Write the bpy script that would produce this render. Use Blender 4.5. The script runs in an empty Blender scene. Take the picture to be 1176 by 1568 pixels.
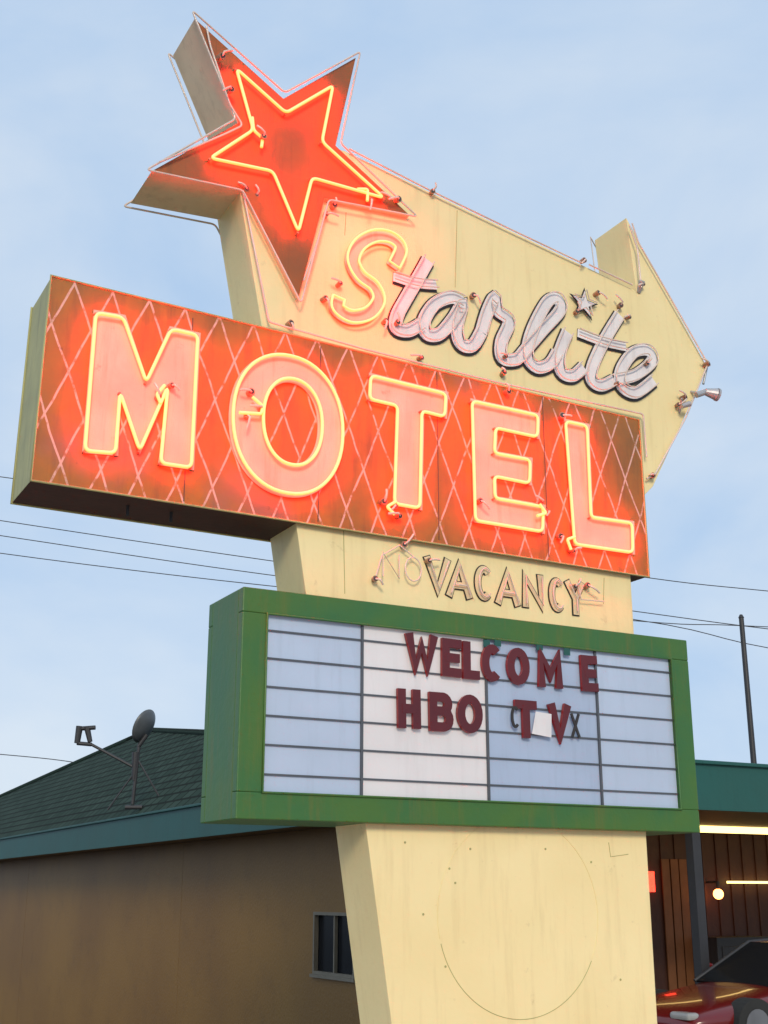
import bpy, bmesh, math, random
from mathutils import Vector, Matrix
random.seed(4)
# ---------------------------------------------------------------- survey frame
# Everything is measured in the sign's own site frame: s = along the sign face,
# d = depth behind the camera-side, z = height. The site frame is turned SITE_ROT about Z.
F=1900.0; PITCH=math.atan(586/1900.0); SITE=math.radians(28.5); EYE=1.7; N=8.5
cp,sp=math.cos(PITCH),math.sin(PITCH); cA,sA=math.cos(SITE),math.sin(SITE)
def ray(x,y):
    X=x-588; v=y-784
    f=F*cp+v*sp; z=F*sp-v*cp
    return X*cA+f*sA, -X*sA+f*cA, z
def P(x,y,o=0.0):
    s,d,z=ray(x,y); t=(N+o)/d
    return (s*t, EYE+z*t)
def at_s(x,y,s0):
    s,d,z=ray(x,y); t=s0/s
    return (s0,d*t,EYE+z*t)
def at_z(x,y,z0):
    s,d,z=ray(x,y); t=(z0-EYE)/z
    return (s*t,d*t,z0)
def at_d(x,y,d0):
    s,d,z=ray(x,y); t=d0/d
    return (s*t,d0,EYE+z*t)
D=bpy.data; scn=bpy.context.scene; col=scn.collection

# ---------------------------------------------------------------- materials
def newmat(name):
    m=D.materials.new(name); m.use_nodes=True
    nt=m.node_tree; b=nt.nodes['Principled BSDF']
    return m,nt,b
def paint(name,c1,c2=None,rough=.55,scale=3.0,dirt=None,dirt_amt=.25,bump=.08,metal=0,streak=True,rust=0.0):
    m,nt,b=newmat(name); n=nt.nodes; l=nt.links
    if c2 is None: c2=tuple(x*.8 for x in c1)
    if dirt is None: dirt=tuple(x*.45 for x in c1)
    tc=n.new('ShaderNodeTexCoord')
    n1=n.new('ShaderNodeTexNoise'); n1.inputs['Scale'].default_value=scale; n1.inputs['Detail'].default_value=6
    l.new(tc.outputs['Object'],n1.inputs['Vector'])
    r1=n.new('ShaderNodeValToRGB'); r1.color_ramp.elements[0].position=.35; r1.color_ramp.elements[1].position=.65
    r1.color_ramp.elements[0].color=(*c2,1); r1.color_ramp.elements[1].color=(*c1,1)
    l.new(n1.outputs['Fac'],r1.inputs['Fac'])
    mp=n.new('ShaderNodeMapping'); mp.inputs['Scale'].default_value=(9,9,.9) if streak else (1.5,1.5,1.5)
    l.new(tc.outputs['Object'],mp.inputs['Vector'])
    n2=n.new('ShaderNodeTexNoise'); n2.inputs['Scale'].default_value=1.3; n2.inputs['Detail'].default_value=8; n2.inputs['Roughness'].default_value=.65
    l.new(mp.outputs['Vector'],n2.inputs['Vector'])
    r2=n.new('ShaderNodeValToRGB'); r2.color_ramp.elements[0].position=.52; r2.color_ramp.elements[1].position=.75
    r2.color_ramp.elements[0].color=(0,0,0,1); r2.color_ramp.elements[1].color=(dirt_amt,)*3+(1,)
    l.new(n2.outputs['Fac'],r2.inputs['Fac'])
    mx=n.new('ShaderNodeMixRGB'); mx.inputs['Color2'].default_value=(*dirt,1)
    l.new(r1.outputs['Color'],mx.inputs['Color1']); l.new(r2.outputs['Color'],mx.inputs['Fac'])
    outc=mx.outputs['Color']
    if rust>0:
        n4=n.new('ShaderNodeTexNoise'); n4.inputs['Scale'].default_value=7; n4.inputs['Detail'].default_value=9; n4.inputs['Roughness'].default_value=.7
        l.new(tc.outputs['Object'],n4.inputs['Vector'])
        r4=n.new('ShaderNodeValToRGB'); r4.color_ramp.elements[0].position=.63; r4.color_ramp.elements[1].position=.70
        r4.color_ramp.elements[0].color=(0,0,0,1); r4.color_ramp.elements[1].color=(rust,)*3+(1,)
        l.new(n4.outputs['Fac'],r4.inputs['Fac'])
        m2=n.new('ShaderNodeMixRGB'); m2.inputs['Color2'].default_value=(.16,.06,.025,1)
        l.new(outc,m2.inputs['Color1']); l.new(r4.outputs['Color'],m2.inputs['Fac']); outc=m2.outputs['Color']
    l.new(outc,b.inputs['Base Color'])
    b.inputs['Roughness'].default_value=rough; b.inputs['Metallic'].default_value=metal
    if bump:
        n3=n.new('ShaderNodeTexNoise'); n3.inputs['Scale'].default_value=18; n3.inputs['Detail'].default_value=5
        l.new(tc.outputs['Object'],n3.inputs['Vector'])
        bp=n.new('ShaderNodeBump'); bp.inputs['Strength'].default_value=bump*3; bp.inputs['Distance'].default_value=.01
        l.new(n3.outputs['Fac'],bp.inputs['Height']); l.new(bp.outputs['Normal'],b.inputs['Normal'])
    return m
def emit(name,c,base=(.8,.5,.4)):
    m,nt,b=newmat(name)
    b.inputs['Base Color'].default_value=(*base,1)
    b.inputs['Emission Color'].default_value=(*[x/max(c) for x in c],1)
    b.inputs['Emission Strength'].default_value=max(c)
    return m
M_yel=paint('cream_yellow_paint',(.88,.74,.40),(.84,.69,.355),dirt=(.55,.40,.18),dirt_amt=.26,scale=1.2,rust=.16)
M_grn=paint('green_frame_paint',(.033,.135,.036),(.055,.145,.024),dirt=(.14,.13,.02),dirt_amt=.6,scale=2.5,rough=.45)
M_olive=paint('khaki_side_paint',(.42,.40,.16),(.34,.33,.14),dirt=(.12,.1,.05),dirt_amt=.5)
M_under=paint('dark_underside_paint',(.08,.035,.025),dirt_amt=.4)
M_star=paint('red_star_paint',(.34,.10,.018),(.24,.08,.02),dirt=(.10,.05,.018),dirt_amt=.6,scale=2,rust=.4)
M_starside=paint('star_return_paint',(.78,.60,.40),(.70,.53,.35),dirt=(.3,.18,.1),dirt_amt=.35)
M_white=paint('white_letter_paint',(.79,.50,.39),(.69,.42,.32),dirt=(.42,.18,.09),dirt_amt=.5,rust=.35)
M_scr=paint('white_script_paint',(.82,.78,.79),(.72,.68,.70),dirt=(.4,.33,.3),dirt_amt=.4,scale=6)
M_blk=paint('black_outline_paint',(.03,.025,.025),dirt_amt=.2)
M_tan=paint('tan_letter_core',(.80,.64,.38),dirt_amt=.3)
M_glass=paint('unlit_glass_tube',(.74,.62,.54),(.62,.5,.44),rough=.15,bump=0)
M_cer=paint('ceramic_socket',(.42,.24,.14),(.26,.14,.09),dirt_amt=.4,rough=.35)
M_dark=paint('dark_metal',(.035,.035,.04),rough=.5)
M_met=paint('galvanised_metal',(.45,.46,.48),(.35,.36,.38),rough=.4,metal=.5)
M_maroon=paint('maroon_letter_plastic',(.11,.010,.013),(.09,.008,.012),rough=.3,bump=0,dirt_amt=.1)
M_redside=paint('red_letter_edge',(.34,.015,.015),rough=.35,bump=0)
M_track=paint('reader_track',(.09,.10,.12),rough=.4)
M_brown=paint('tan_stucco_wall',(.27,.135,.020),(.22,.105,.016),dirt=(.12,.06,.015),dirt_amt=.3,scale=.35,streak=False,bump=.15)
M_teal=paint('teal_fascia_paint',(.010,.090,.080),(.013,.08,.068),dirt_amt=.35,scale=1)
M_soffit=paint('soffit_paint',(.15,.085,.035),dirt_amt=.3)
M_conc=paint('concrete',(.34,.33,.31),dirt_amt=.4)
M_neon=emit('lit_neon_tube',(76.0,.58,.045))
def lattice():
    m,nt,b=newmat('lattice_painted_face'); n=nt.nodes; l=nt.links
    tc=n.new('ShaderNodeTexCoord'); sx=n.new('ShaderNodeSeparateXYZ'); l.new(tc.outputs['Object'],sx.inputs[0])
    def mth(op,a,b_=None):
        q=n.new('ShaderNodeMath'); q.operation=op
        for i,v in enumerate((a,b_)):
            if v is None: continue
            if isinstance(v,(int,float)): q.inputs[i].default_value=v
            else: l.new(v,q.inputs[i])
        return q.outputs[0]
    def noise(sc,det=8,rg=.6,vec=None):
        q=n.new('ShaderNodeTexNoise'); q.inputs['Scale'].default_value=sc; q.inputs['Detail'].default_value=det; q.inputs['Roughness'].default_value=rg
        l.new(vec or tc.outputs['Object'],q.inputs['Vector']); return q.outputs['Fac']
    def ramp(f,p0,p1,c0,c1):
        r=n.new('ShaderNodeValToRGB'); e=r.color_ramp.elements; e[0].position=p0; e[1].position=p1; e[0].color=(*c0,1); e[1].color=(*c1,1); l.new(f,r.inputs['Fac']); return r.outputs['Color']
    def mix(f,a,c):
        q=n.new('ShaderNodeMixRGB'); l.new(f,q.inputs['Fac']); l.new(a,q.inputs['Color1']); q.inputs['Color2'].default_value=(*c,1); return q.outputs['Color']
    wob=mth('MULTIPLY',mth('SUBTRACT',noise(2.2,2),.5),.05)
    xs=mth('DIVIDE',mth('ADD',sx.outputs['X'],wob),.29); zs=mth('DIVIDE',sx.outputs['Z'],.72)
    out=[]
    for op in('ADD','SUBTRACT'):
        q=mth(op,xs,zs); q=mth('ADD',q,40.15); q=mth('FRACT',q); q=mth('SUBTRACT',q,.5); q=mth('ABSOLUTE',q)
        out.append(mth('LESS_THAN',q,.03))
    ln=mth('MAXIMUM',out[0],out[1])
    c=ramp(noise(1.6),.35,.66,(.24,.105,.022),(.40,.145,.016))
    mp=n.new('ShaderNodeMapping'); mp.inputs['Scale'].default_value=(8,8,1.0); l.new(tc.outputs['Object'],mp.inputs['Vector'])
    c=mix(ramp(noise(1.4,8,.65,mp.outputs['Vector']),.50,.72,(0,0,0),(.5,.5,.5)),c,(.12,.055,.02))
    c=mix(ramp(noise(.9,5,.5),.57,.68,(0,0,0),(.4,.4,.4)),c,(.20,.11,.14))
    fac=mth('MULTIPLY',mth('MULTIPLY',ln,ramp(noise(14,6),.34,.5,(0,0,0),(1,1,1))),.85)
    c=mix(fac,c,(.66,.44,.38))
    c=mix(ramp(noise(9,9,.7),.62,.69,(0,0,0),(.6,.6,.6)),c,(.07,.03,.015))
    l.new(c,b.inputs['Base Color']); b.inputs['Roughness'].default_value=.5
    bp=n.new('ShaderNodeBump'); bp.inputs['Strength'].default_value=.25; bp.inputs['Distance'].default_value=.012
    l.new(noise(3,3),bp.inputs['Height']); l.new(bp.outputs['Normal'],b.inputs['Normal'])
    return m
M_lat=lattice()
# ---------------------------------------------------------------- mesh helpers
def parent_empty(name,rot=True):
    e=D.objects.new(name,None); e.empty_display_size=.5; col.objects.link(e)
    if rot: e.rotation_euler=(0,0,SITE)
    return e
def mesh(name,verts,faces,mats,par,fm=None,smooth=False,bevel=0):
    me=D.meshes.new(name); me.from_pydata([tuple(v) for v in verts],[],faces); 
    for m in (mats if isinstance(mats,(list,tuple)) else [mats]): me.materials.append(m)
    if fm:
        for p,i in zip(me.polygons,fm): p.material_index=i
    bm=bmesh.new(); bm.from_mesh(me); bmesh.ops.recalc_face_normals(bm,faces=bm.faces); bm.to_mesh(me); bm.free()
    if smooth:
        for p in me.polygons: p.use_smooth=True
    o=D.objects.new(name,me); col.objects.link(o)
    if par: o.parent=par
    if bevel:
        b=o.modifiers.new('bevel','BEVEL'); b.width=bevel; b.segments=2; b.limit_method='ANGLE'; b.angle_limit=.6
    return o
class Acc:
    def __init__(s): s.v=[]; s.f=[]; s.m=[]
    def add(s,vs,fs,mi=0):
        k=len(s.v); s.v+=list(vs)
        for f in fs: s.f.append([i+k for i in f]); s.m.append(mi)
    def box(s,a,b,mi=0):
        x0,y0,z0=a; x1,y1,z1=b
        s.add([(x0,y0,z0),(x1,y0,z0),(x1,y1,z0),(x0,y1,z0),(x0,y0,z1),(x1,y0,z1),(x1,y1,z1),(x0,y1,z1)],
              [(0,3,2,1),(4,5,6,7),(0,1,5,4),(1,2,6,5),(2,3,7,6),(3,0,4,7)],mi)
    def cyl(s,p,q,r,r2=None,n=12,mi=0):
        p=Vector(p); q=Vector(q); r2=r if r2 is None else r2
        a=(q-p).normalized(); h=a.orthogonal().normalized(); k=a.cross(h)
        vs=[]
        for c,rr in((p,r),(q,r2)):
            for i in range(n):
                t=2*math.pi*i/n; vs.append(c+(h*math.cos(t)+k*math.sin(t))*rr)
        fs=[(i,(i+1)%n,n+(i+1)%n,n+i) for i in range(n)]+[tuple(range(n)),tuple(range(n,2*n))]
        s.add(vs,fs,mi)
    def make(s,name,mats,par,**k): return mesh(name,s.v,s.f,mats,par,fm=s.m,**k)
def prism(name,pts,d0,d1,mats,par,bevel=0,fm=(0,1)):
    n=len(pts); v=[(p[0],d0,p[1]) for p in pts]+[(p[0],d1,p[1]) for p in pts]
    f=[tuple(range(n)),tuple(range(2*n-1,n-1,-1))]+[(i,(i+1)%n,n+(i+1)%n,n+i) for i in range(n)]
    m=[fm[0],fm[0]]+[fm[1]]*n
    return mesh(name,v,f,mats,par,fm=m,bevel=bevel)
def area(p): return sum(p[i][0]*p[(i+1)%len(p)][1]-p[(i+1)%len(p)][0]*p[i][1] for i in range(len(p)))/2
def offs(pts,w,closed=True,lim=2.6):
    n=len(pts); out=[]
    for i in range(n):
        p=Vector(pts[i]); a=Vector(pts[i-1]) if (closed or i>0) else None; b=Vector(pts[(i+1)%n]) if (closed or i<n-1) else None
        e1=(p-a).normalized() if a is not None else None; e2=(b-p).normalized() if b is not None else None
        if e1 is None:e1=e2
        if e2 is None:e2=e1
        n1=Vector((e1.y,-e1.x)); n2=Vector((e2.y,-e2.x)); m=(n1+n2)
        if m.length<1e-4: m=n1.copy()
        m.normalize(); k=min(lim,1/max(.2,m.dot(n1)))
        out.append(tuple(p+m*w*k))
    return out
def outward(pts,w,lim=2.6): return offs(pts,w if area(pts)>0 else -w,True,lim)
def cr(pts,n=7,closed=False):
    P_=[Vector(p) for p in pts]; m=len(P_); out=[]
    for i in range(m if closed else m-1):
        g=lambda k: P_[k%m] if closed else P_[max(0,min(m-1,k))]
        a,b,c,d=g(i-1),g(i),g(i+1),g(i+2)
        for j in range(n):
            t=j/n; out.append(tuple(.5*((2*b)+(c-a)*t+(2*a-5*b+4*c-d)*t*t+(3*b-a-3*c+d)*t**3)))
    if not closed: out.append(tuple(P_[-1]))
    return out
def rounded(pts,r,closed=True,n=4):
    out=[]; m=len(pts)
    for i in range(m):
        p=Vector(pts[i])
        if not closed and i in(0,m-1): out.append(tuple(p)); continue
        a=Vector(pts[i-1])-p; b=Vector(pts[(i+1)%m])-p; ra=min(r,a.length*.4,b.length*.4)
        A=p+a.normalized()*ra; B=p+b.normalized()*ra
        for j in range(n+1):
            t=j/n; out.append(tuple(A*(1-t)**2+p*2*t*(1-t)+B*t*t))
    return out
def tubes(name,lines,r,mat,par,res=3):
    c=D.curves.new(name,'CURVE'); c.dimensions='3D'; c.bevel_depth=r; c.bevel_resolution=res; c.use_fill_caps=True
    for pts,cl in lines:
        s=c.splines.new('POLY'); s.points.add(len(pts)-1)
        for q,p in zip(s.points,pts): q.co=(p[0],p[1],p[2],1)
        s.use_cyclic_u=cl
    c.materials.append(mat)
    o=D.objects.new(name,c); col.objects.link(o); o.parent=par
    return o
def lift(pts,d): return [(p[0],d,p[1]) for p in pts]
def ribbon(acc,pts,w,d0,th,closed=False,mi=0,mside=None,ramp=0.0):
    L=offs(pts,w/2,closed,1.8); R=offs(pts,-w/2,closed,1.8); n=len(pts); mside=mi if mside is None else mside
    vs=[]
    for i in range(n):
        d=d0-ramp*i
        vs+=[(L[i][0],d,L[i][1]),(R[i][0],d,R[i][1]),(R[i][0],d+th,R[i][1]),(L[i][0],d+th,L[i][1])]
    ff=[];fs=[]
    for i in range(n if closed else n-1):
        a=4*i; b=4*((i+1)%n)
        ff+=[(a,a+1,b+1,b),(a+2,a+3,b+3,b+2)]; fs+=[(a+1,a+2,b+2,b+1),(a+3,a,b,b+3)]
    if not closed: fs+=[(0,1,2,3),(4*n-4,4*n-3,4*n-2,4*n-1)]
    k=len(acc.v); acc.v+=vs
    for f in ff: acc.f.append([i+k for i in f]); acc.m.append(mi)
    for f in fs: acc.f.append([i+k for i in f]); acc.m.append(mside)
def arc(cx,cy,rx,ry,a0,a1,n=16): return [(cx+rx*math.cos(math.radians(a0+(a1-a0)*i/n)),cy+ry*math.sin(math.radians(a0+(a1-a0)*i/n))) for i in range(n+1)]
LET={
'W':[([(0,1),(.25,0),(.5,.8),(.75,0),(1,1)],0)],'E':[([(1,1),(0,1),(0,0),(1,0)],0),([(0,.5),(.85,.5)],0)],
'L':[([(0,1),(0,0),(1,0)],0)],'C':[(arc(.5,.5,.5,.5,48,312,20),0)],'O':[(arc(.5,.5,.5,.5,0,345,23),1)],
'M':[([(0,0),(0,1),(.5,.3),(1,1),(1,0)],0)],'H':[([(0,0),(0,1)],0),([(1,0),(1,1)],0),([(0,.5),(1,.5)],0)],
'B':[([(0,0),(0,1),(.6,1)]+arc(.6,.77,.35,.23,80,-80,8)+[(.6,.53),(.04,.53)],0),([(.6,.53)]+arc(.62,.265,.38,.265,80,-80,8)+[(.6,0),(0,0)],0)],
'T':[([(0,1),(1,1)],0),([(.5,1),(.5,0)],0)],'V':[([(0,1),(.5,0),(1,1)],0)],'A':[([(0,0),(.5,1),(1,0)],0),([(.2,.3),(.8,.3)],0)],
'N':[([(0,0),(0,1),(1,0),(1,1)],0)],'Y':[([(0,1),(.5,.45),(1,1)],0),([(.5,.45),(.5,0)],0)],'X':[([(0,1),(1,0)],0),([(0,0),(1,1)],0)]}
def ends(pts,e0,e1):
    p=[Vector(q) for q in pts]
    a=p[0]+(p[0]-p[1]).normalized()*e0; b=p[-1]+(p[-1]-p[-2]).normalized()*e1
    return [tuple(q) for q in [a]+p[1:-1]+[b]]
def letter(acc,ch,c,w,h,sw,d0,th,mi=0,ms=None,rot=0):
    k=0
    for pts,cl in LET[ch]:
        q=[]
        for x,y in pts:
            a=(x-.5)*(w-sw); b=(y-.5)*(h-sw); q.append((c[0]+a*math.cos(rot)-b*math.sin(rot),c[1]+a*math.sin(rot)+b*math.cos(rot)))
        e=sw*.49; e0=e1=e
        if cl or ch in 'C' or (ch in'AH' and k==len(LET[ch])-1): e0=e1=0
        if ch=='B': e0=e if k==0 else 0; e1=0 if k==0 else e
        if ch in'TY' and k==1: e0=0
        if ch=='E' and k==1: e0=0
        if not cl: q=ends(q,e0,e1)
        ribbon(acc,q,sw,d0-k*.0015,th,bool(cl),mi,ms,ramp=.00004); k+=1

# ================================================================ MOTEL SIGN
sign=parent_empty('motel_sign')
dP,dPb=N+.10,N+.62
dM,dMb=N+.055,N+.665
dR,dRb=N,N+.72
dS,dSb=N+.045,N+.60
q=lambda x,y:P(x,y,.10)
right_s=(q(967,970)[0]+q(990,1275)[0]+q(1010,1560)[0])/3
lo1,lo2=q(560,1262),q(600,1568); k=(lo2[0]-lo1[0])/(lo2[1]-lo1[1]); base_s=lo1[0]+k*(0.0-lo1[1])
panel=[q(366,285),q(455,215),q(528,231),q(975,446),q(959,333),q(1083,562),q(1000,745),(right_s,q(985,790)[1]),(right_s,0.0),(base_s,0.0),lo1,q(468,905),q(453,797),q(400,495)]
prism('pylon_and_arrow_panel',panel,dP,dPb,[M_yel,M_yel],sign,bevel=.006)
a=Acc(); a.box((base_s-.35,dP-.3,0),(right_s+.35,dPb+.3,.16)); a.make('concrete_footing',M_conc,sign,bevel=.02)
tips=[(298,28),(434,151),(545,88),(514,223),(628,330),(497,303),(457,457),(372,290),(232,262),(365,188)]
star=[P(x,y,.045) for x,y in tips]
prism('star_cabinet',star,dS,dSb,[M_star,M_starside],sign,bevel=.004)
q=lambda x,y:P(x,y,.055)
mt=(q(79,423)[1]+q(978,643)[1])/2; mb=(q(48,735)[1]+q(993,883)[1])/2
tl,bl,tr,br=q(79,423),q(48,735),q(978,643),q(993,883)
mv=[tl,tr,br,bl]; n=4
v=[(p[0],dM,p[1]) for p in mv]+[(p[0],dMb,p[1]) for p in mv]
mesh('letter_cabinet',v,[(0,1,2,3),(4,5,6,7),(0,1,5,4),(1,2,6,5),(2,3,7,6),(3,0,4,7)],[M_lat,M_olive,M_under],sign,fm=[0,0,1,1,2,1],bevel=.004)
tubes('cabinet_edging',[(lift(outward(mv,.004),dM-.002),True),(lift(outward(mv,.004),dMb+.002),True)],.011,M_olive,sign)
seam=[]
for f in(.2,.4,.6,.8):
    s0=tl[0]+(tr[0]-tl[0])*f; seam.append(([(s0,dM-.001,mb+.03),(s0,dM-.001,mt-.03)],False))
tubes('sheet_seams',seam,.0035,M_dark,sign)
LT={'M':[(147,479),(189,486),(224,585),(262,504),(303,513),(293,716),(246,709),(257,592),(214,690),(184,601),(177,694),(130,690)],
'T':[(568,575),(683,603),(681,638),(646,629),(643,778),(604,771),(609,621),(566,611)],
'E':[(723,614),(824,636),(823,669),(759,655),(757,694),(812,704),(811,740),(757,729),(758,763),(832,776),(831,814),(728,797)],
'L':[(866,645),(899,652),(905,792),(968,801),(969,846),(880,833)]}
oT=0.0
lit=[]; posts=Acc()
for ch,pp in LT.items():
    pts=[P(x,y,oT) for x,y in pp]
    plate=outward([P(x,y,.05) for x,y in pp],.020,1.6)
    prism('letter_'+ch,plate,dM-.012,dM-.001,[M_white,M_white],sign)
    lit.append((lift(rounded(pts,.05),N+oT),True))
    for p in pts:
        posts.cyl((p[0],N+oT+.012,p[1]),(p[0],dM-.01,p[1]),.010)
def ell(cx,cy,lx,rx,ty,by,n=56):
    c=P(cx,cy,oT); hw=(P(rx,cy+10,oT)[0]-P(lx,cy-10,oT)[0])/2; hh=(P(cx,ty,oT)[1]-P(cx,by,oT)[1])/2
    out=[]
    for i in range(n):
        t=2*math.pi*i/n; C,S=math.cos(t),math.sin(t)
        out.append((c[0]+hw*math.copysign(abs(C)**.93,C),c[1]+hh*math.copysign(abs(S)**.93,S)))
    return out
eo=ell(443,648,359,527,543,754); ei=ell(449,645,404,494,580,712)
lit+= [(lift(eo,N+oT),True),(lift(ei,N+oT),True)]
eo2=outward(eo,.02); ei2=outward(ei,-.02); n=len(eo2); a=Acc()
vs=[(p[0],dM-.012,p[1]) for p in eo2]+[(p[0],dM-.012,p[1]) for p in ei2]+[(p[0],dM-.001,p[1]) for p in eo2]+[(p[0],dM-.001,p[1]) for p in ei2]
fs=[]
for i in range(n):
    j=(i+1)%n; fs+=[(i,j,n+j,n+i),(i,j,2*n+j,2*n+i),(n+i,n+j,3*n+j,3*n+i)]
a.add(vs,fs); a.make('letter_O',M_white,sign)
def hook(*pp): lit.append((lift(rounded([P(*t,-.01) for t in pp],.02,False),N-.015),False))
hook((386,608),(402,622),(400,634),(366,632)); hook((252,590),(240,604),(246,618)); hook((606,768),(592,776),(604,788)); hook((826,772),(836,786),(822,790)); hook((880,822),(868,826),(874,842))
tubes('neon_tubes_letters',lit,.0135,M_neon,sign)
st=[(362,105),(438,173),(510,131),(493,217),(588,303),(478,272),(457,355),(418,262),(322,242),(388,199)]
sp3=[P(x,y,-.01) for x,y in st]
tubes('neon_tube_star',[(lift(rounded(sp3,.05),N-.01),True),
   (lift(rounded([P(*t,-.01) for t in[(386,180),(388,200),(402,212),(400,226)]],.03,False),N-.015),False),
   (lift(rounded([P(*t,-.01) for t in[(547,290),(563,290),(562,308)]],.03,False),N-.015),False)],.0135,M_neon,sign)
for p in sp3: posts.cyl((p[0],N,p[1]),(p[0],dS,p[1]),.010)
posts.make('tube_supports',M_cer,sign)
Sline=[(601,408),(611,383),(597,367),(572,364),(548,377),(538,400),(549,424),(570,441),(577,462),(562,482),(536,487),(515,474),(516,458)]
SCR=[[(655,398),(640,425),(622,456),(607,484),(606,503),(624,507),(643,497)],[(602,424),(635,434),(668,437)],
[(708,463),(690,456),(665,466),(648,492),(652,512),(672,512),(692,490),(706,468),(698,502),(704,527),(722,530),(736,508)],
[(736,508),(745,478),(756,457),(760,476),(778,493),(766,525),(768,549),(789,551),(802,538)],
[(802,538),(828,508),(856,476),(853,458),(836,464),(813,508),(806,545),(820,563),(840,558),(852,540)],
[(868,508),(855,543),(858,570),(876,576),(893,562)],
[(948,482),(926,518),(907,558),(904,582),(919,591),(940,582)],[(884,510),(922,524),(958,532)],
[(942,582),(973,574),(997,553),(990,537),(968,541),(949,568),(950,592),(972,602),(1000,582)]]
a=Acc(); outl=[]
for i,stk in enumerate(SCR):
    c=cr([P(x,y,.09) for x,y in stk],6)
    cb=[(x,z-.008) for x,z in c]
    wd=.118 if i not in(1,7) else .085
    ribbon(a,cb,wd+.034,dP-.006-.0004*i,.004,False,0,ramp=.00005)
    ribbon(a,c,wd,dP-.014-.0004*i,.004,False,1,ramp=.00005)
    for sg in(1,-1):
        o=offs(c,sg*(wd/2-.008),False,1.3); outl.append((lift(o,N+.05),False))
cs=P(893,466,.08)
def star5(c,R,r,rot=0): return [(c[0]+(R if i%2==0 else r)*math.sin(rot+math.pi*i/5),c[1]+(R if i%2==0 else r)*math.cos(rot+math.pi*i/5)) for i in range(10)]
a.make('script_lettering',[M_blk,M_scr],sign)
prism('script_star_outline',star5(cs,.18,.07,.1),dP-.030,dP-.026,[M_blk,M_blk],sign)
prism('script_star',star5(cs,.14,.054,.1),dP-.038,dP-.034,[M_scr,M_scr],sign)
tubes('unlit_script_tubes',outl+[(lift(star5(cs,.14,.055,.1),N+.03),True)],.0062,M_glass,sign)
c=cr([P(x,y,.07) for x,y in Sline],7)
a=Acc(); ribbon(a,c,.115,dP-.02,.008,False,0,ramp=.0001); a.make('script_capital',M_white,sign)
L=offs(c,.056,False,1.2); R=offs(c,-.056,False,1.2)
tubes('neon_tube_capital',[(lift(L+R[::-1],N+.03),True)],.011,M_neon,sign)
a=Acc(); tb=[]
for ch,x,y,w in [('V',670,881,.26),('A',703,888,.26),('C',741,893,.20),('A',777,900,.26),('N',816,905,.24),('C',853,911,.19),('Y',881,916,.22)]:
    c=P(x,y,.09)
    letter(a,ch,c,w,.32,.078,dP-.006,.004,0); letter(a,ch,c,w-.018,.302,.058,dP-.014,.004,1)
    for pts,cl in LET[ch]:
        tb.append(([(c[0]+(X-.5)*(w-.07),N+.06,c[1]+(Y-.5)*.25) for X,Y in pts],bool(cl)))
for ch,x,y,w in [('N',598,866,.2),('O',632,872,.2)]:
    c=P(x,y,.06)
    for pts,cl in LET[ch]:
        tb.append(([(c[0]+(X-.5)*(w-.05),N+.05,c[1]+(Y-.5)*.2) for X,Y in pts],bool(cl)))
a.make('vacancy_lettering',[M_blk,M_tan],sign)
tb.append((lift([P(*t,.05) for t in[(575,885),(585,850),(612,835),(640,858)]],N+.05),False))
tb.append((lift([P(*t,.05) for t in[(885,895),(890,918),(925,921)]],N+.05),False))
tubes('unlit_vacancy_tubes',tb,.006,M_glass,sign)
ol=[]
def run(pp,o,cl=False,rad=.03): ol.append((lift(rounded([P(x,y,o) for x,y in pp],rad,cl),N+o),cl))
run([(372,292),(412,493),(560,535),(760,585),(985,634),(990,700)],.05)
run([(535,228),(660,292),(780,350),(892,403)],.06); run([(902,405),(968,436)],.06)
run([(968,342),(978,372),(1030,462),(1084,557),(1050,640),(1002,728),(990,733)],.06); run([(964,345),(976,380),(982,440)],.04)
run([(500,316),(487,366),(465,430)],.02)
so=outward(star,.03,1.9)
ol.append((lift(rounded(so,.04),dS-.035),True))
ol.append((lift(rounded(so,.04),dSb+.035),True))
pb=outward([P(x,y,.10) for x,y in[(528,231),(975,446),(959,333),(1083,562),(1000,745)]],.02)
ol.append((lift(pb,dPb+.04),False))
ol.append((lift(rounded([P(x,y,0) for x,y in[(316,40),(322,70),(352,160),(372,192),(345,205),(245,248)]],.04,False),N),False))
tubes('unlit_outline_tubes',ol,.0085,M_glass,sign)
a=Acc(); rnd=random.Random(2); curls=[]
SK=[(335,88,0),(350,140,0),(402,213,0),(372,293,.1),(392,303,.1),(508,318,.1),(497,332,.1),(563,310,.05),(575,300,.05),(516,438,.1),(493,460,.1),(605,308,.05),
(240,610,.05),(258,592,.05),(380,603,.05),(398,628,.05),(377,640,.05),(600,775,.05),(606,790,.05),(826,772,.05),(834,784,.05),(858,640,.05),(855,822,.05),(872,843,.05),(773,600,.05),(730,770,.05),(583,770,.05),
(572,888,.1),(615,836,.1),(652,860,.1),(877,898,.1),(895,900,.1),(980,437,.1),(1043,610,.1),(1035,622,.1),(660,296,.1),(890,401,.1),(1078,560,.1),(996,730,.1),(640,550,.1),(768,575,.1),
(722,455,.1),(770,548,.1),(947,470,.1),(958,487,.1),(985,558,.1),(940,590,.1),(586,495,.1),(605,498,.1),(910,452,.1),(880,480,.1),(440,498,.1)]
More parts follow.
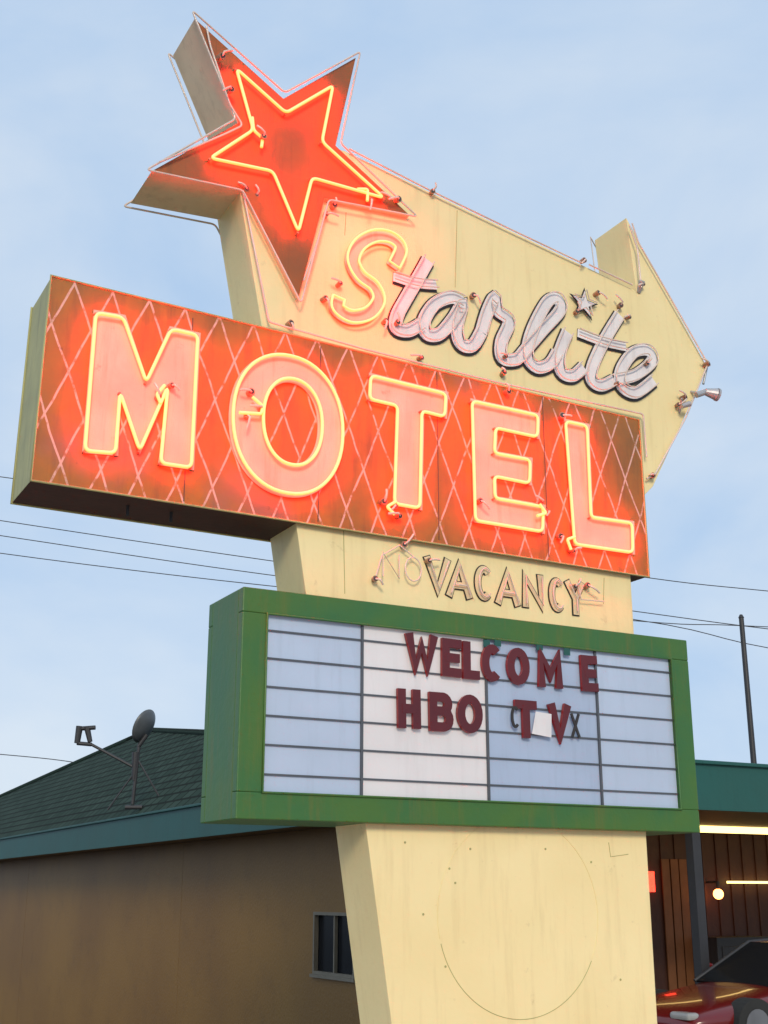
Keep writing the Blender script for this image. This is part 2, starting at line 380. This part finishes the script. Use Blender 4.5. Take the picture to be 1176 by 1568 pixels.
for x,y,o in SK:
    s,z=P(x,y,o); d=N+o; r=rnd.uniform(.022,.032)
    dx,dz=rnd.uniform(-.03,.03),rnd.uniform(-.03,.03)
    a.cyl((s,d+.005,z),(s+dx*.5,d-.055,z+dz*.5),r*.8,r,mi=0); a.cyl((s+dx*.5,d-.055,z+dz*.5),(s+dx*.55,d-.060,z+dz*.55),r*.65,mi=1)
    an=rnd.uniform(0,6.28); ca,sa=math.cos(an),math.sin(an); L_=rnd.uniform(.06,.12)
    curls.append(([(s+dx*.5,d-.05,z+dz*.5),(s+ca*.02,d-.085,z+sa*.02),(s+ca*L_*.6,d-.085,z+sa*L_*.6),(s+ca*L_,d-.07,z+sa*L_)],False))
a.make('tube_sockets',[M_cer,M_dark],sign)
tubes('tube_returns',curls,.009,M_glass,sign)
a=Acc()
def pt(x,y,o): s,z=P(x,y,o); return Vector((s,N+o,z))
a.cyl(pt(1058,600,.1),pt(1072,603,0),.014); a.cyl(pt(1066,605,0),pt(1084,599,-.02),.03); a.cyl(pt(1080,600,-.02),pt(1097,604,-.06),.035,.062,16)
a.cyl(pt(1097,604,-.06),pt(1100,605,-.065),.066,.066,16)
a.cyl(pt(978,448,.1),pt(983,430,.02),.02,.03); a.cyl(pt(1040,632,.1),pt(1044,610,.0),.012); a.cyl(pt(1044,622,.0),pt(1056,618,-.02),.022,.03)
a.cyl(pt(1077,588,.12),pt(1083,560,.12),.012)
a.make('flood_lamps',M_met,sign,smooth=False)
a=Acc(); 
for x in(195,262):
    s=P(x,790,.3)[0]; a.cyl((s,N+.3,mb+.01),(s,N+.3,mb-.07),.012)
a.make('conduit_stubs',M_dark,sign)
sm_l=[]
def sline(pp,o=.10): sm_l.append((lift([P(x,y,o-.001) for x,y in pp],N+o-.001),False))
sline([(526,806),(528,909)]); sline([(932,1290),(935,1312),(962,1308)])
sline([(925,885),(924,925)]); sline([(700,322),(697,440)]); sline([(530,325),(528,360)])
tubes('panel_seams',sm_l,.0028,M_olive,sign)
cc=P(797,1402,.1); rr=(P(920,1410,.1)[0]-P(675,1398,.1)[0])/2
tubes('circle_mark',[([(cc[0]+rr*math.cos(t),dP-.001,cc[1]+rr*math.sin(t)) for t in[math.radians(195+i*2.5) for i in range(56)]],False)],.0025,M_olive,sign)
tubes('circle_mark_faint',[([(cc[0]+rr*math.cos(t),dP-.0015,cc[1]+rr*math.sin(t)) for t in[math.radians(-26+i*3.7) for i in range(60)]],False)],.0028,M_yel,sign)
a=Acc()
for x,y in[(688,1330),(697,1352),(682,1480),(905,1320),(720,1300),(620,1290),(950,1500),(835,1300),(648,1400),(530,1000)]:
    s,z=P(x,y,.1); a.cyl((s,dP+.002,z),(s,dP-.004,z),.009,n=8)
a.make('rivets',M_olive,sign)
# --- reader board
q=lambda x,y:P(x,y,0)
RL=(q(372,893)[0]+q(362,1250)[0])/2; RR=(q(1050,984)[0]+q(1075,1278)[0])/2
RT=(q(372,893)[1]+q(1050,984)[1])/2; RB=(q(362,1250)[1]+q(1075,1278)[1])/2
il=(q(408,936)[0]+q(403,1209)[0])/2; ir=(q(1028,1012)[0]+q(1042,1243)[0])/2
it=(q(408,936)[1]+q(1028,1012)[1])/2; ib=(q(403,1209)[1]+q(1042,1243)[1])/2
a=Acc()
for y0,y1,sg in((dR,dR+.09,1),(dRb-.09,dRb,-1)):
    a.box((RL,y0,ib-.0),(il,y1,it)); a.box((ir,y0,ib),(RR,y1,it)); a.box((RL,y0,it),(RR,y1,RT)); a.box((RL,y0,RB),(RR,y1,ib))
a.box((RL,dR+.09,RB),(RR,dRb-.09,RT))
a.make('reader_board_frame',M_grn,sign,bevel=.008)
tubes('reader_inner_bead',[([(il,dR-.004,ib),(ir,dR-.004,ib),(ir,dR-.004,it),(il,dR-.004,it)],True)],.012,M_grn,sign)
def acrylic(name,c,e):
    m=paint(name,c,tuple(x*.90 for x in c),rough=.25,dirt=tuple(x*.7 for x in c),dirt_amt=.35,bump=.02,scale=1.2)
    b=m.node_tree.nodes['Principled BSDF']; b.inputs['Emission Color'].default_value=(*c,1); b.inputs['Emission Strength'].default_value=e; return m
A1=acrylic('acrylic_white_bluish',(.43,.52,.68),.08); A2=acrylic('acrylic_white_warm',(.66,.64,.66),.15); A3=acrylic('acrylic_white_cool',(.37,.46,.63),.06)
zs_=[il]+[(q(x1,y1)[0]+q(x2,y2)[0])/2 for x1,y1,x2,y2 in((556,954,556,1218),(745,978,751,1227),(912,1000,926,1236))]+[ir]
rows=[it-(it-ib)*f for f in(.092,.252,.414,.576,.738,.90)]
a=Acc(); b=Acc()
for dface,sg in((dR+.03,1),(dRb-.03,-1)):
    for i in range(4):
        y0,y1=sorted((dface,dface+.02*sg)); a.box((zs_[i]+.004,y0,ib+.001),(zs_[i+1]-.004,y1,it-.001),(0,1,2,0)[i])
    for i in(1,2,3): y0,y1=sorted((dface-.018*sg,dface+.02*sg)); b.box((zs_[i]-.010,y0,ib+.002),(zs_[i]+.010,y1,it-.002))
    for z in rows:
        y0,y1=sorted((dface-.012*sg,dface-.001*sg)); b.box((il+.002,y0,z-.007),(ir-.002,y1,z+.007))
a.make('acrylic_panels',[A1,A2,A3],sign); b.make('letter_tracks',M_track,sign)
a=Acc(); dl=dR-.012
for ch,x,y,w,h in [('W',646,1000,.29,.31),('E',692,1007,.185,.31),('L',722,1011,.16,.31),('C',754,1015,.205,.31),('O',794,1020,.225,.31),('M',843,1025,.25,.31),('E',903,1031,.175,.31),
 ('H',627,1085,.205,.31),('B',676,1090,.22,.31),('O',720,1093,.24,.31),('T',806,1101,.22,.31),('V',858,1106,.22,.31)]:
    letter(a,ch,P(x,y,-.01),w,h,.072,dl,.03,0,1,rot=random.uniform(-.02,.02))
a.make('changeable_letters',[M_maroon,M_redside],sign)
a=Acc()
for ch,x,y,w,h in[('C',789,1098,.085,.18),('X',881,1111,.09,.2)]: letter(a,ch,P(x,y,-.01),w,h,.022,dl-.004,.012)
a.make('small_changeable_letters',M_blk,sign)
c=P(829,1109,-.01); prism('blank_letter_card',[(c[0]-.105,c[1]-.085),(c[0]+.09,c[1]-.105),(c[0]+.10,c[1]+.09),(c[0]-.06,c[1]+.10)],dl-.008,dl-.006,[A2,A2],sign)
a=Acc()
for x,y in[(762,984),(826,990),(868,998),(745,985)]:
    c=P(x,y,-.01); a.box((c[0]-.03,dl+.002,c[1]-.03),(c[0]+.035,dl+.006,c[1]+.03))
a.make('letter_clips',M_teal,sign)

# ================================================================ MOTEL BUILDING
bld=parent_empty('motel_building')
ZT,ZB=3.35,2.76
C=at_z(788,1152,ZT); sC,dC=C[0],C[1]; FAR=dC+72; SR=60.0; dW=17.6; sW=sC+.9
a=Acc()
a.box((sC,dC,ZB),(sC+.05,FAR,ZT)); a.box((sC+.05,dC,ZB),(SR,dC+.05,ZT))
a.make('fascia',M_teal,bld)
a=Acc(); a.box((sC-.05,dC-.05,ZT),(sC+.08,FAR,ZT+.05)); a.box((sC+.08,dC-.05,ZT),(SR,dC+.08,ZT+.05)); a.make('gutter_edge',M_teal,bld,bevel=.01)
a=Acc(); a.box((sC+.05,dC+.05,ZB+.03),(sW+.3,FAR,ZB+.06)); a.box((sW+.3,dC+.05,ZB+.03),(SR,dW,ZB+.06)); a.make('soffit',M_soffit,bld)
a=Acc()
_,wd0,wz0=at_s(545,1400,sW); _,wd1,_=at_s(482,1400,sW); wz1=at_s(513,1495,sW)[2]; wz0=at_s(513,1397,sW)[2]
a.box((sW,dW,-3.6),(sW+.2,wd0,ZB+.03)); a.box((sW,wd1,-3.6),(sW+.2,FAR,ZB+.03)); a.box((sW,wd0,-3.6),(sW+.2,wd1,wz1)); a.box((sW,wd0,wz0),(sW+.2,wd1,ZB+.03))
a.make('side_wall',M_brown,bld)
M_wf=paint('window_frame_paint',(.24,.20,.14)); 
M_gl,nt,b=newmat('window_glass'); b.inputs['Base Color'].default_value=(.012,.013,.015,1); b.inputs['Roughness'].default_value=.2; b.inputs['Specular IOR Level'].default_value=.12
a=Acc(); t=.05
a.box((sW-.03,wd0,wz1),(sW+.05,wd1,wz1+t)); a.box((sW-.03,wd0,wz0-t),(sW+.05,wd1,wz0)); a.box((sW-.03,wd0,wz1+t),(sW+.05,wd0+t,wz0-t)); a.box((sW-.03,wd1-t,wz1+t),(sW+.05,wd1,wz0-t)); a.box((sW-.01,(wd0+wd1)/2-.02,wz1+t),(sW+.05,(wd0+wd1)/2+.02,wz0-t))
a.box((sW-.06,wd0-.05,wz1-.05),(sW-.001,wd1+.05,wz1-.001))
a.make('window_frame',M_wf,bld)
a=Acc(); a.box((sW+.06,wd0,wz1),(sW+.08,wd1,wz0)); a.make('window_pane',M_gl,bld)
tubes('wall_joints',[([(sW-.0005,y,-3.0),(sW-.0005,y,ZB)],False) for y in(26.8,41)],.004,M_soffit,bld)
M_sid=paint('carport_siding',(.085,.030,.016),(.065,.022,.014),dirt_amt=.3)
a=Acc(); a.box((sW+.2,dW,0),(SR,dW+.2,ZB+.03)); s=sW+.4
while s<30: a.box((s,dW-.025,0),(s+.05,dW-.001,ZB)); s+=.32
a.make('carport_wall',M_sid,bld)
M_tan2=paint('door_panel_paint',(.26,.10,.035)); a=Acc()
p=at_d(1012,1350,dW)
for i in range(4): a.box((p[0]+i*.2,dW-.05-.004*(i%2),0.1),(p[0]+.17+i*.2,dW-.028,2.3))
a.make('carport_door',M_tan2,bld)
a=Acc(); p=at_d(1069,1400,dC+.35)
for i in range(5): a.box((p[0]-.07+i*4.2,dC+.28,0),(p[0]+.07+i*4.2,dC+.42,ZB+.03))
a.make('carport_posts',M_dark,bld)
a=Acc(); a.box((sC+.06,dC+.06,ZT-.06),(SR,dW+.4,ZT-.01)); a.make('flat_roof',M_conc,bld)
M_sh,nt,b=newmat('green_shingles'); nd=nt.nodes; l=nt.links
tc=nd.new('ShaderNodeTexCoord')
bt=nd.new('ShaderNodeTexBrick'); bt.inputs['Scale'].default_value=1; bt.inputs['Brick Width'].default_value=.5; bt.inputs['Row Height'].default_value=.3; bt.inputs['Mortar Size'].default_value=.04
bt.inputs['Color1'].default_value=(.020,.040,.030,1); bt.inputs['Color2'].default_value=(.036,.062,.048,1); bt.inputs['Mortar'].default_value=(.008,.014,.010,1)
l.new(tc.outputs['UV'],bt.inputs['Vector']); l.new(bt.outputs['Color'],b.inputs['Base Color']); b.inputs['Roughness'].default_value=.95; b.inputs['Specular IOR Level'].default_value=.15
A=at_s(230,1118,sC+3.6); B=(A[0]+8,A[1],A[2]); FR=(sC,FAR,ZT+.05); Cc=(sC,dC,ZT+.05); E=(sC+2.0,dC,ZT+.05); E2=(B[0]+3.6,FAR,ZT+.05)
rf=mesh('hip_roof',[Cc,FR,A,B,E,E2],[(0,1,2),(0,2,3,4),(1,5,3,2),(4,3,5)],M_sh,bld)
uv=rf.data.uv_layers.new(name='UVMap')
for pl in rf.data.polygons:
    nrm=pl.normal; h=Vector((0,0,1)).cross(nrm).normalized(); up=nrm.cross(h)
    for li in pl.loop_indices:
        co=rf.data.vertices[rf.data.loops[li].vertex_index].co; uv.data[li].uv=(co.dot(h),co.dot(up))
tubes('hip_ridge_caps',[([FR,A],False),([A,B],False),([A,Cc],False)],.09,M_sh,bld)
M_fl=emit('fluorescent_tube',(3.4,2.4,.8)); M_red=emit('red_neon_window_sign',(4,.08,.03)); M_gb=emit('globe_lamp',(10,3.0,.7))
a=Acc(); p=at_z(1125,1271,ZB-.02)
pd=min(p[1],dW-.7)
a.box((sC+1.2,pd-.08,ZB-.07),(30,pd+.08,ZB+.029)); a.make('fluorescent_fixture',M_fl,bld)
a=Acc(); p=at_d(1140,1351,dW-.12); a.box((p[0]-.4,p[1]-.03,p[2]-.02),(p[0]+1.5,p[1]+.03,p[2]+.02)); a.make('wall_fluorescent',M_fl,bld)
p=at_d(998,1350,dW-.1); a=Acc(); a.box((p[0]-.22,p[1]-.02,p[2]-.17),(p[0]+.05,p[1],p[2]+.17)); a.make('window_neon_sign',M_red,bld)
bm=bmesh.new(); bmesh.ops.create_uvsphere(bm,u_segments=20,v_segments=12,radius=.09)
me=D.meshes.new('globe_lamp'); bm.to_mesh(me); bm.free(); me.materials.append(M_gb); o=D.objects.new('globe_lamp',me); col.objects.link(o); o.parent=bld; o.location=at_d(1100,1369,dW-.3)
a=Acc(); p=Vector(at_d(1100,1369,dW-.3)); a.cyl(p+Vector((0,0,.08)),p+Vector((0,.0,.22)),.03); a.cyl(p+Vector((0,0,.2)),p+Vector((0,.28,.2)),.02); a.make('globe_bracket',M_dark,bld)
a=Acc(); p=at_d(1100,1470,dW-.6); a.box((p[0],p[1],0),(p[0]+1.2,p[1]+.5,1.0)); a.box((p[0]+.1,p[1]-.02,.3),(p[0]+1.1,p[1]-.001,.85)); a.make('air_conditioner_cabinet',M_dark,bld,bevel=.02)

# ================================================================ SATELLITE DISH
dish=parent_empty('satellite_dish')
E0=at_s(205,1245,sC); k=E0[1]
def sd(x,y,ds=0.0):
    s,d,z=ray(x,y); r0=ray(205,1245); fw=lambda r:r[0]*sA+r[1]*cA
    t=(k/r0[1])*fw(r0)/fw((s,d)); return Vector((s*t,d*t+ds,EYE+z*t))
a=Acc()
mast=sd(203,1232); top=sd(213,1140)
a.cyl(mast,top,.04); a.cyl(sd(165,1240),sd(208,1180),.018); a.cyl(sd(252,1234),sd(212,1165),.018); a.cyl(sd(192,1236),sd(218,1236),.05)
a.cyl(sd(212,1143),sd(225,1125),.05)
a.cyl(sd(208,1152),sd(205,1195),.085,.05)
a.cyl(sd(205,1175),sd(140,1140),.033); a.cyl(sd(140,1140),sd(118,1138),.045)
a.cyl(sd(118,1138),sd(122,1112),.065,.08); a.cyl(sd(138,1136),sd(133,1113),.055,.07); a.cyl(sd(118,1116),sd(146,1114),.05)
a.make('mount_and_arm',M_dark,dish)
cen=sd(221,1112); rgt=(sd(300,1112)-sd(221,1112)).normalized(); fwd=Vector((0,0,1)).cross(rgt).normalized()
nrm=(-rgt*.80+Vector((0,0,1))*.42)
toC=Vector((0,0,0))-cen; toC.z=0; toC.normalize()
nrm=(nrm-toC*.42).normalized(); h=nrm.cross(Vector((0,0,1))).normalized(); w=nrm.cross(h)
vs=[cen-nrm*.09]; nr,na=6,32
for i in range(1,nr+1):
    r=.39*i/nr
    for j in range(na):
        t=2*math.pi*j/na; vs.append(cen+h*math.cos(t)*r*.92+w*math.sin(t)*r+nrm*(.12*(i/nr)**2-.09))
fs=[(0,1+j,1+(j+1)%na) for j in range(na)]
for i in range(nr-1):
    for j in range(na): a0=1+i*na; fs.append((a0+j,a0+(j+1)%na,a0+na+(j+1)%na,a0+na+j))
M_ref=paint('dish_reflector_grey',(.10,.11,.12),rough=.4)
o=mesh('reflector',vs,fs,M_ref,dish,smooth=True); sm_=o.modifiers.new('solid','SOLIDIFY'); sm_.thickness=.02

# ================================================================ UTILITY POLE & LINES
pole=parent_empty('utility_pole')
def fwp(x,y,dist):
    s,d,z=ray(x,y); f_=s*sA+d*cA; t=dist/f_; return Vector((s*t,d*t,EYE+z*t))
pt_=fwp(1135,946,45); a=Acc(); a.cyl((pt_.x,pt_.y,-3),pt_,.13,.09,16); a.cyl(pt_,pt_+Vector((0,0,.12)),.11,.05,16)
a.make('pole_shaft',M_dark,pole)
wires=parent_empty('power_lines')
wl=[]
for pp in([(-300,690),(0,730),(300,772),(700,838),(995,885),(1176,905),(1500,936)],[(-300,750),(0,797),(410,858),(965,935),(1176,963),(1500,1000)],[(-300,775),(0,820),(410,880),(967,948),(1176,992),(1500,1040)],
          [(-300,800),(0,847),(412,897),(965,950),(1135,958),(1500,975)],[(-300,1130),(0,1155),(105,1166),(160,1178)]):
    wl.append((cr([fwp(x,y,45) for x,y in pp],6),False))
tubes('cables',wl,.017,M_dark,wires,res=1)

# ================================================================ PARKED CAR
car=parent_empty('parked_car')
M_car,nt,b=newmat('dark_red_car_paint'); b.inputs['Base Color'].default_value=(.13,.006,.006,1); b.inputs['Roughness'].default_value=.25; b.inputs['Coat Weight'].default_value=.5
M_tyre=paint('tyre_rubber',(.02,.02,.02),rough=.8); M_chr=paint('wheel_alloy',(.3,.3,.32),rough=.3,metal=.8)
M_hl=paint('lamp_lens',(.35,.35,.35),rough=.1)
cs0=10.0; cd0=11.2; CW=1.78
sec=[(0,.26,.42,.60,.55),(.12,.18,.54,.78,.70),(.6,.16,.63,.87,.76),(1.2,.16,.70,.89,.80),(1.55,.16,.76,.89,.82),(2.6,.18,.82,.89,.84),(3.6,.18,.86,.89,.83),(4.15,.2,.85,.86,.76),(4.5,.25,.76,.78,.66),(4.6,.32,.58,.62,.56)]
vs=[];fs=[]; DZ=-.08
for x,z0,z1,wb,wt in sec:
    z1+=DZ; zm=z0+(z1-z0)*.55
    for yy,zz in((-wb*.93,z0),(-wb,zm),(-wt*1.02,z1-.05),(-wt*.75,z1),(0,z1+.02),(wt*.75,z1),(wt*1.02,z1-.05),(wb,zm),(wb*.93,z0)):
        vs.append((cs0+x,cd0+CW/2+yy,zz))
m=9
for i in range(len(sec)-1):
    for j in range(m-1): fs.append((i*m+j,i*m+j+1,(i+1)*m+j+1,(i+1)*m+j))
    fs.append((i*m+m-1,i*m,(i+1)*m,(i+1)*m+m-1))
fs.append(tuple(range(m))); fs.append(tuple(range((len(sec)-1)*m,len(sec)*m)))
o=mesh('body',vs,fs,M_car,car,smooth=True); sb=o.modifiers.new('sub','SUBSURF'); sb.levels=2; sb.render_levels=2
g=[(1.45,.66,.76),(2.25,1.12,.58),(3.1,1.16,.58),(4.0,.74,.72)]
vs=[];fs=[]
for x,z,wv in g: vs+=[(cs0+x,cd0+CW/2-wv,z),(cs0+x,cd0+CW/2+wv,z)]
vs+=[(cs0+1.5,cd0+CW/2-.80,.64),(cs0+1.5,cd0+CW/2+.80,.64),(cs0+3.95,cd0+CW/2-.80,.72),(cs0+3.95,cd0+CW/2+.80,.72)]
fs=[(0,1,3,2),(2,3,5,4),(4,5,7,6),(8,0,2,4,6,10),(9,1,3,5,7,11),(8,9,1,0),(10,11,7,6),(8,9,11,10)]
mesh('windows',vs,fs,[M_gl,M_car],car,fm=[0,1,0,0,0,0,0,0],bevel=.03)
tubes('roof_pillars',[([vs[0],vs[2],vs[4],vs[6]],False),([vs[1],vs[3],vs[5],vs[7]],False),([(cs0+2.75,cd0+CW/2-.80,.74),(cs0+2.7,cd0+CW/2-.6,1.13)],False)],.022,M_dark,car)
a=Acc()
for x in(.85,3.65):
    for y0,y1 in((cd0-.02,cd0+.2),(cd0+CW-.2,cd0+CW+.02)):
        a.cyl((cs0+x,y0,.29),(cs0+x,y1,.29),.29,n=28,mi=0); a.cyl((cs0+x,y0-.005,.29),(cs0+x,y1+.005,.29),.18,n=20,mi=1)
a.make('wheels',[M_tyre,M_chr],car)
a=Acc(); a.box((cs0+.03,cd0+.2,.36),(cs0+.2,cd0+.52,.44)); a.box((cs0+.03,cd0+CW-.52,.36),(cs0+.2,cd0+CW-.2,.44)); a.make('headlamps',M_hl,car,bevel=.03)
a=Acc(); a.box((cs0+1.7,cd0-.10,.74),(cs0+1.86,cd0+.06,.86)); a.box((cs0+1.7,cd0+CW-.06,.74),(cs0+1.86,cd0+CW+.10,.86)); a.make('mirrors',M_car,car,bevel=.03)

# ================================================================ GROUND
Mas=paint('asphalt',(.055,.055,.057),(.045,.045,.047),rough=.9,scale=.8,dirt=(.03,.03,.03),streak=False)
xs=[-1500,-400,-100,-40,-20,-10,-5,0,3,6,8,9,9.65,9.78,12,20,60,150,500,1500]
ys=[-1500,-400,-100,-30,0,5,10,12,13.5,14.5,15.5,16.5,18,20,22,24,26,28,31,34,38,45,60,90,150,400,1500]
def gz(s,d): 
    k=0 if s>9.7 else 1
    if d>90: k=1
    return -k*min(3.0,max(0,(d-13.0))*.125)*(1 if s>-45 else 1)
v=[(x,y,gz(x,y)) for x in xs for y in ys]; ny=len(ys)
f=[(i*ny+j,(i+1)*ny+j,(i+1)*ny+j+1,i*ny+j+1) for i in range(len(xs)-1) for j in range(ny-1)]
g_=mesh('ground',v,f,Mas,None); g_.rotation_euler=(0,0,SITE)
# added pale concrete sheet, out of view, bouncing light up onto the sign
M_bounce=paint('pale_bounce_concrete',(.46,.42,.35),(.40,.36,.30),rough=.9,scale=.7,streak=False,dirt_amt=.5)
bounce_sheet=mesh('added_bounce_pavement',[(-14,-6,.004),(30,-6,.004),(30,12.4,.004),(-14,12.4,.004)],[(0,1,2,3)],M_bounce,None); bounce_sheet.rotation_euler=(0,0,SITE)
lot=parent_empty('parking_bay_markings'); M_line=paint('line_paint',(.7,.7,.65)); a=Acc()
for i in range(6): a.add([(x,y,.008) for x,y in((9+i*3,2),(9.1+i*3,2),(9.1+i*3,6.5),(9+i*3,6.5))],[(0,1,2,3)])
a.make('bay_lines',M_line,lot)

# ================================================================ SKY, SUN, CAMERA
w=D.worlds.new('World'); scn.world=w; w.use_nodes=True; nt=w.node_tree; nd=nt.nodes; l=nt.links
bg=nd['Background']; bg.inputs['Strength'].default_value=.1
sky=nd.new('ShaderNodeTexSky'); sky.sky_type='NISHITA'; sky.sun_disc=False
sdir=Vector((.10,-.99,0)).normalized(); el=math.radians(26)
sky.sun_elevation=el; sky.sun_rotation=math.atan2(sdir.x,sdir.y)
tc=nd.new('ShaderNodeTexCoord'); mp=nd.new('ShaderNodeMapping'); mp.inputs['Scale'].default_value=(1,1,2.0); l.new(tc.outputs['Generated'],mp.inputs['Vector'])
nz=nd.new('ShaderNodeTexNoise'); nz.inputs['Scale'].default_value=2.6; nz.inputs['Detail'].default_value=7; nz.inputs['Roughness'].default_value=.52; nz.inputs['Distortion'].default_value=.3; l.new(mp.outputs['Vector'],nz.inputs['Vector'])
rp=nd.new('ShaderNodeValToRGB'); rp.color_ramp.elements[0].position=.34; rp.color_ramp.elements[1].position=.68
rp.color_ramp.elements[0].color=(.45,.63,.88,1); rp.color_ramp.elements[1].color=(.70,.80,.92,1); l.new(nz.outputs['Fac'],rp.inputs['Fac'])
sc=nd.new('ShaderNodeMixRGB'); sc.blend_type='MULTIPLY'; sc.inputs['Fac'].default_value=1; sc.inputs['Color2'].default_value=(10,10,10,1); l.new(rp.outputs['Color'],sc.inputs['Color1'])
mx=nd.new('ShaderNodeMixRGB'); mx.inputs['Fac'].default_value=.93; l.new(sky.outputs['Color'],mx.inputs['Color1']); l.new(sc.outputs['Color'],mx.inputs['Color2'])
l.new(mx.outputs['Color'],bg.inputs['Color'])
sl=D.lights.new('sun','SUN'); sl.energy=2.0; sl.angle=math.radians(15); sl.color=(1,.88,.68)
so_=D.objects.new('sun',sl); col.objects.link(so_); sv=Vector((sdir.x*math.cos(el),sdir.y*math.cos(el),math.sin(el)))
so_.rotation_euler=(-sv).to_track_quat('-Z','Y').to_euler(); so_.location=(0,0,30)
cam=D.cameras.new('camera'); co=D.objects.new('camera',cam); col.objects.link(co); scn.camera=co
co.location=(0,0,EYE); co.rotation_euler=(math.pi/2+PITCH,0,0)
cam.sensor_fit='VERTICAL'; cam.sensor_height=36; cam.lens=36*F/1568; cam.clip_end=5000; cam.clip_start=.05
scn.view_settings.view_transform='Standard'; scn.view_settings.look='None'; scn.view_settings.exposure=0
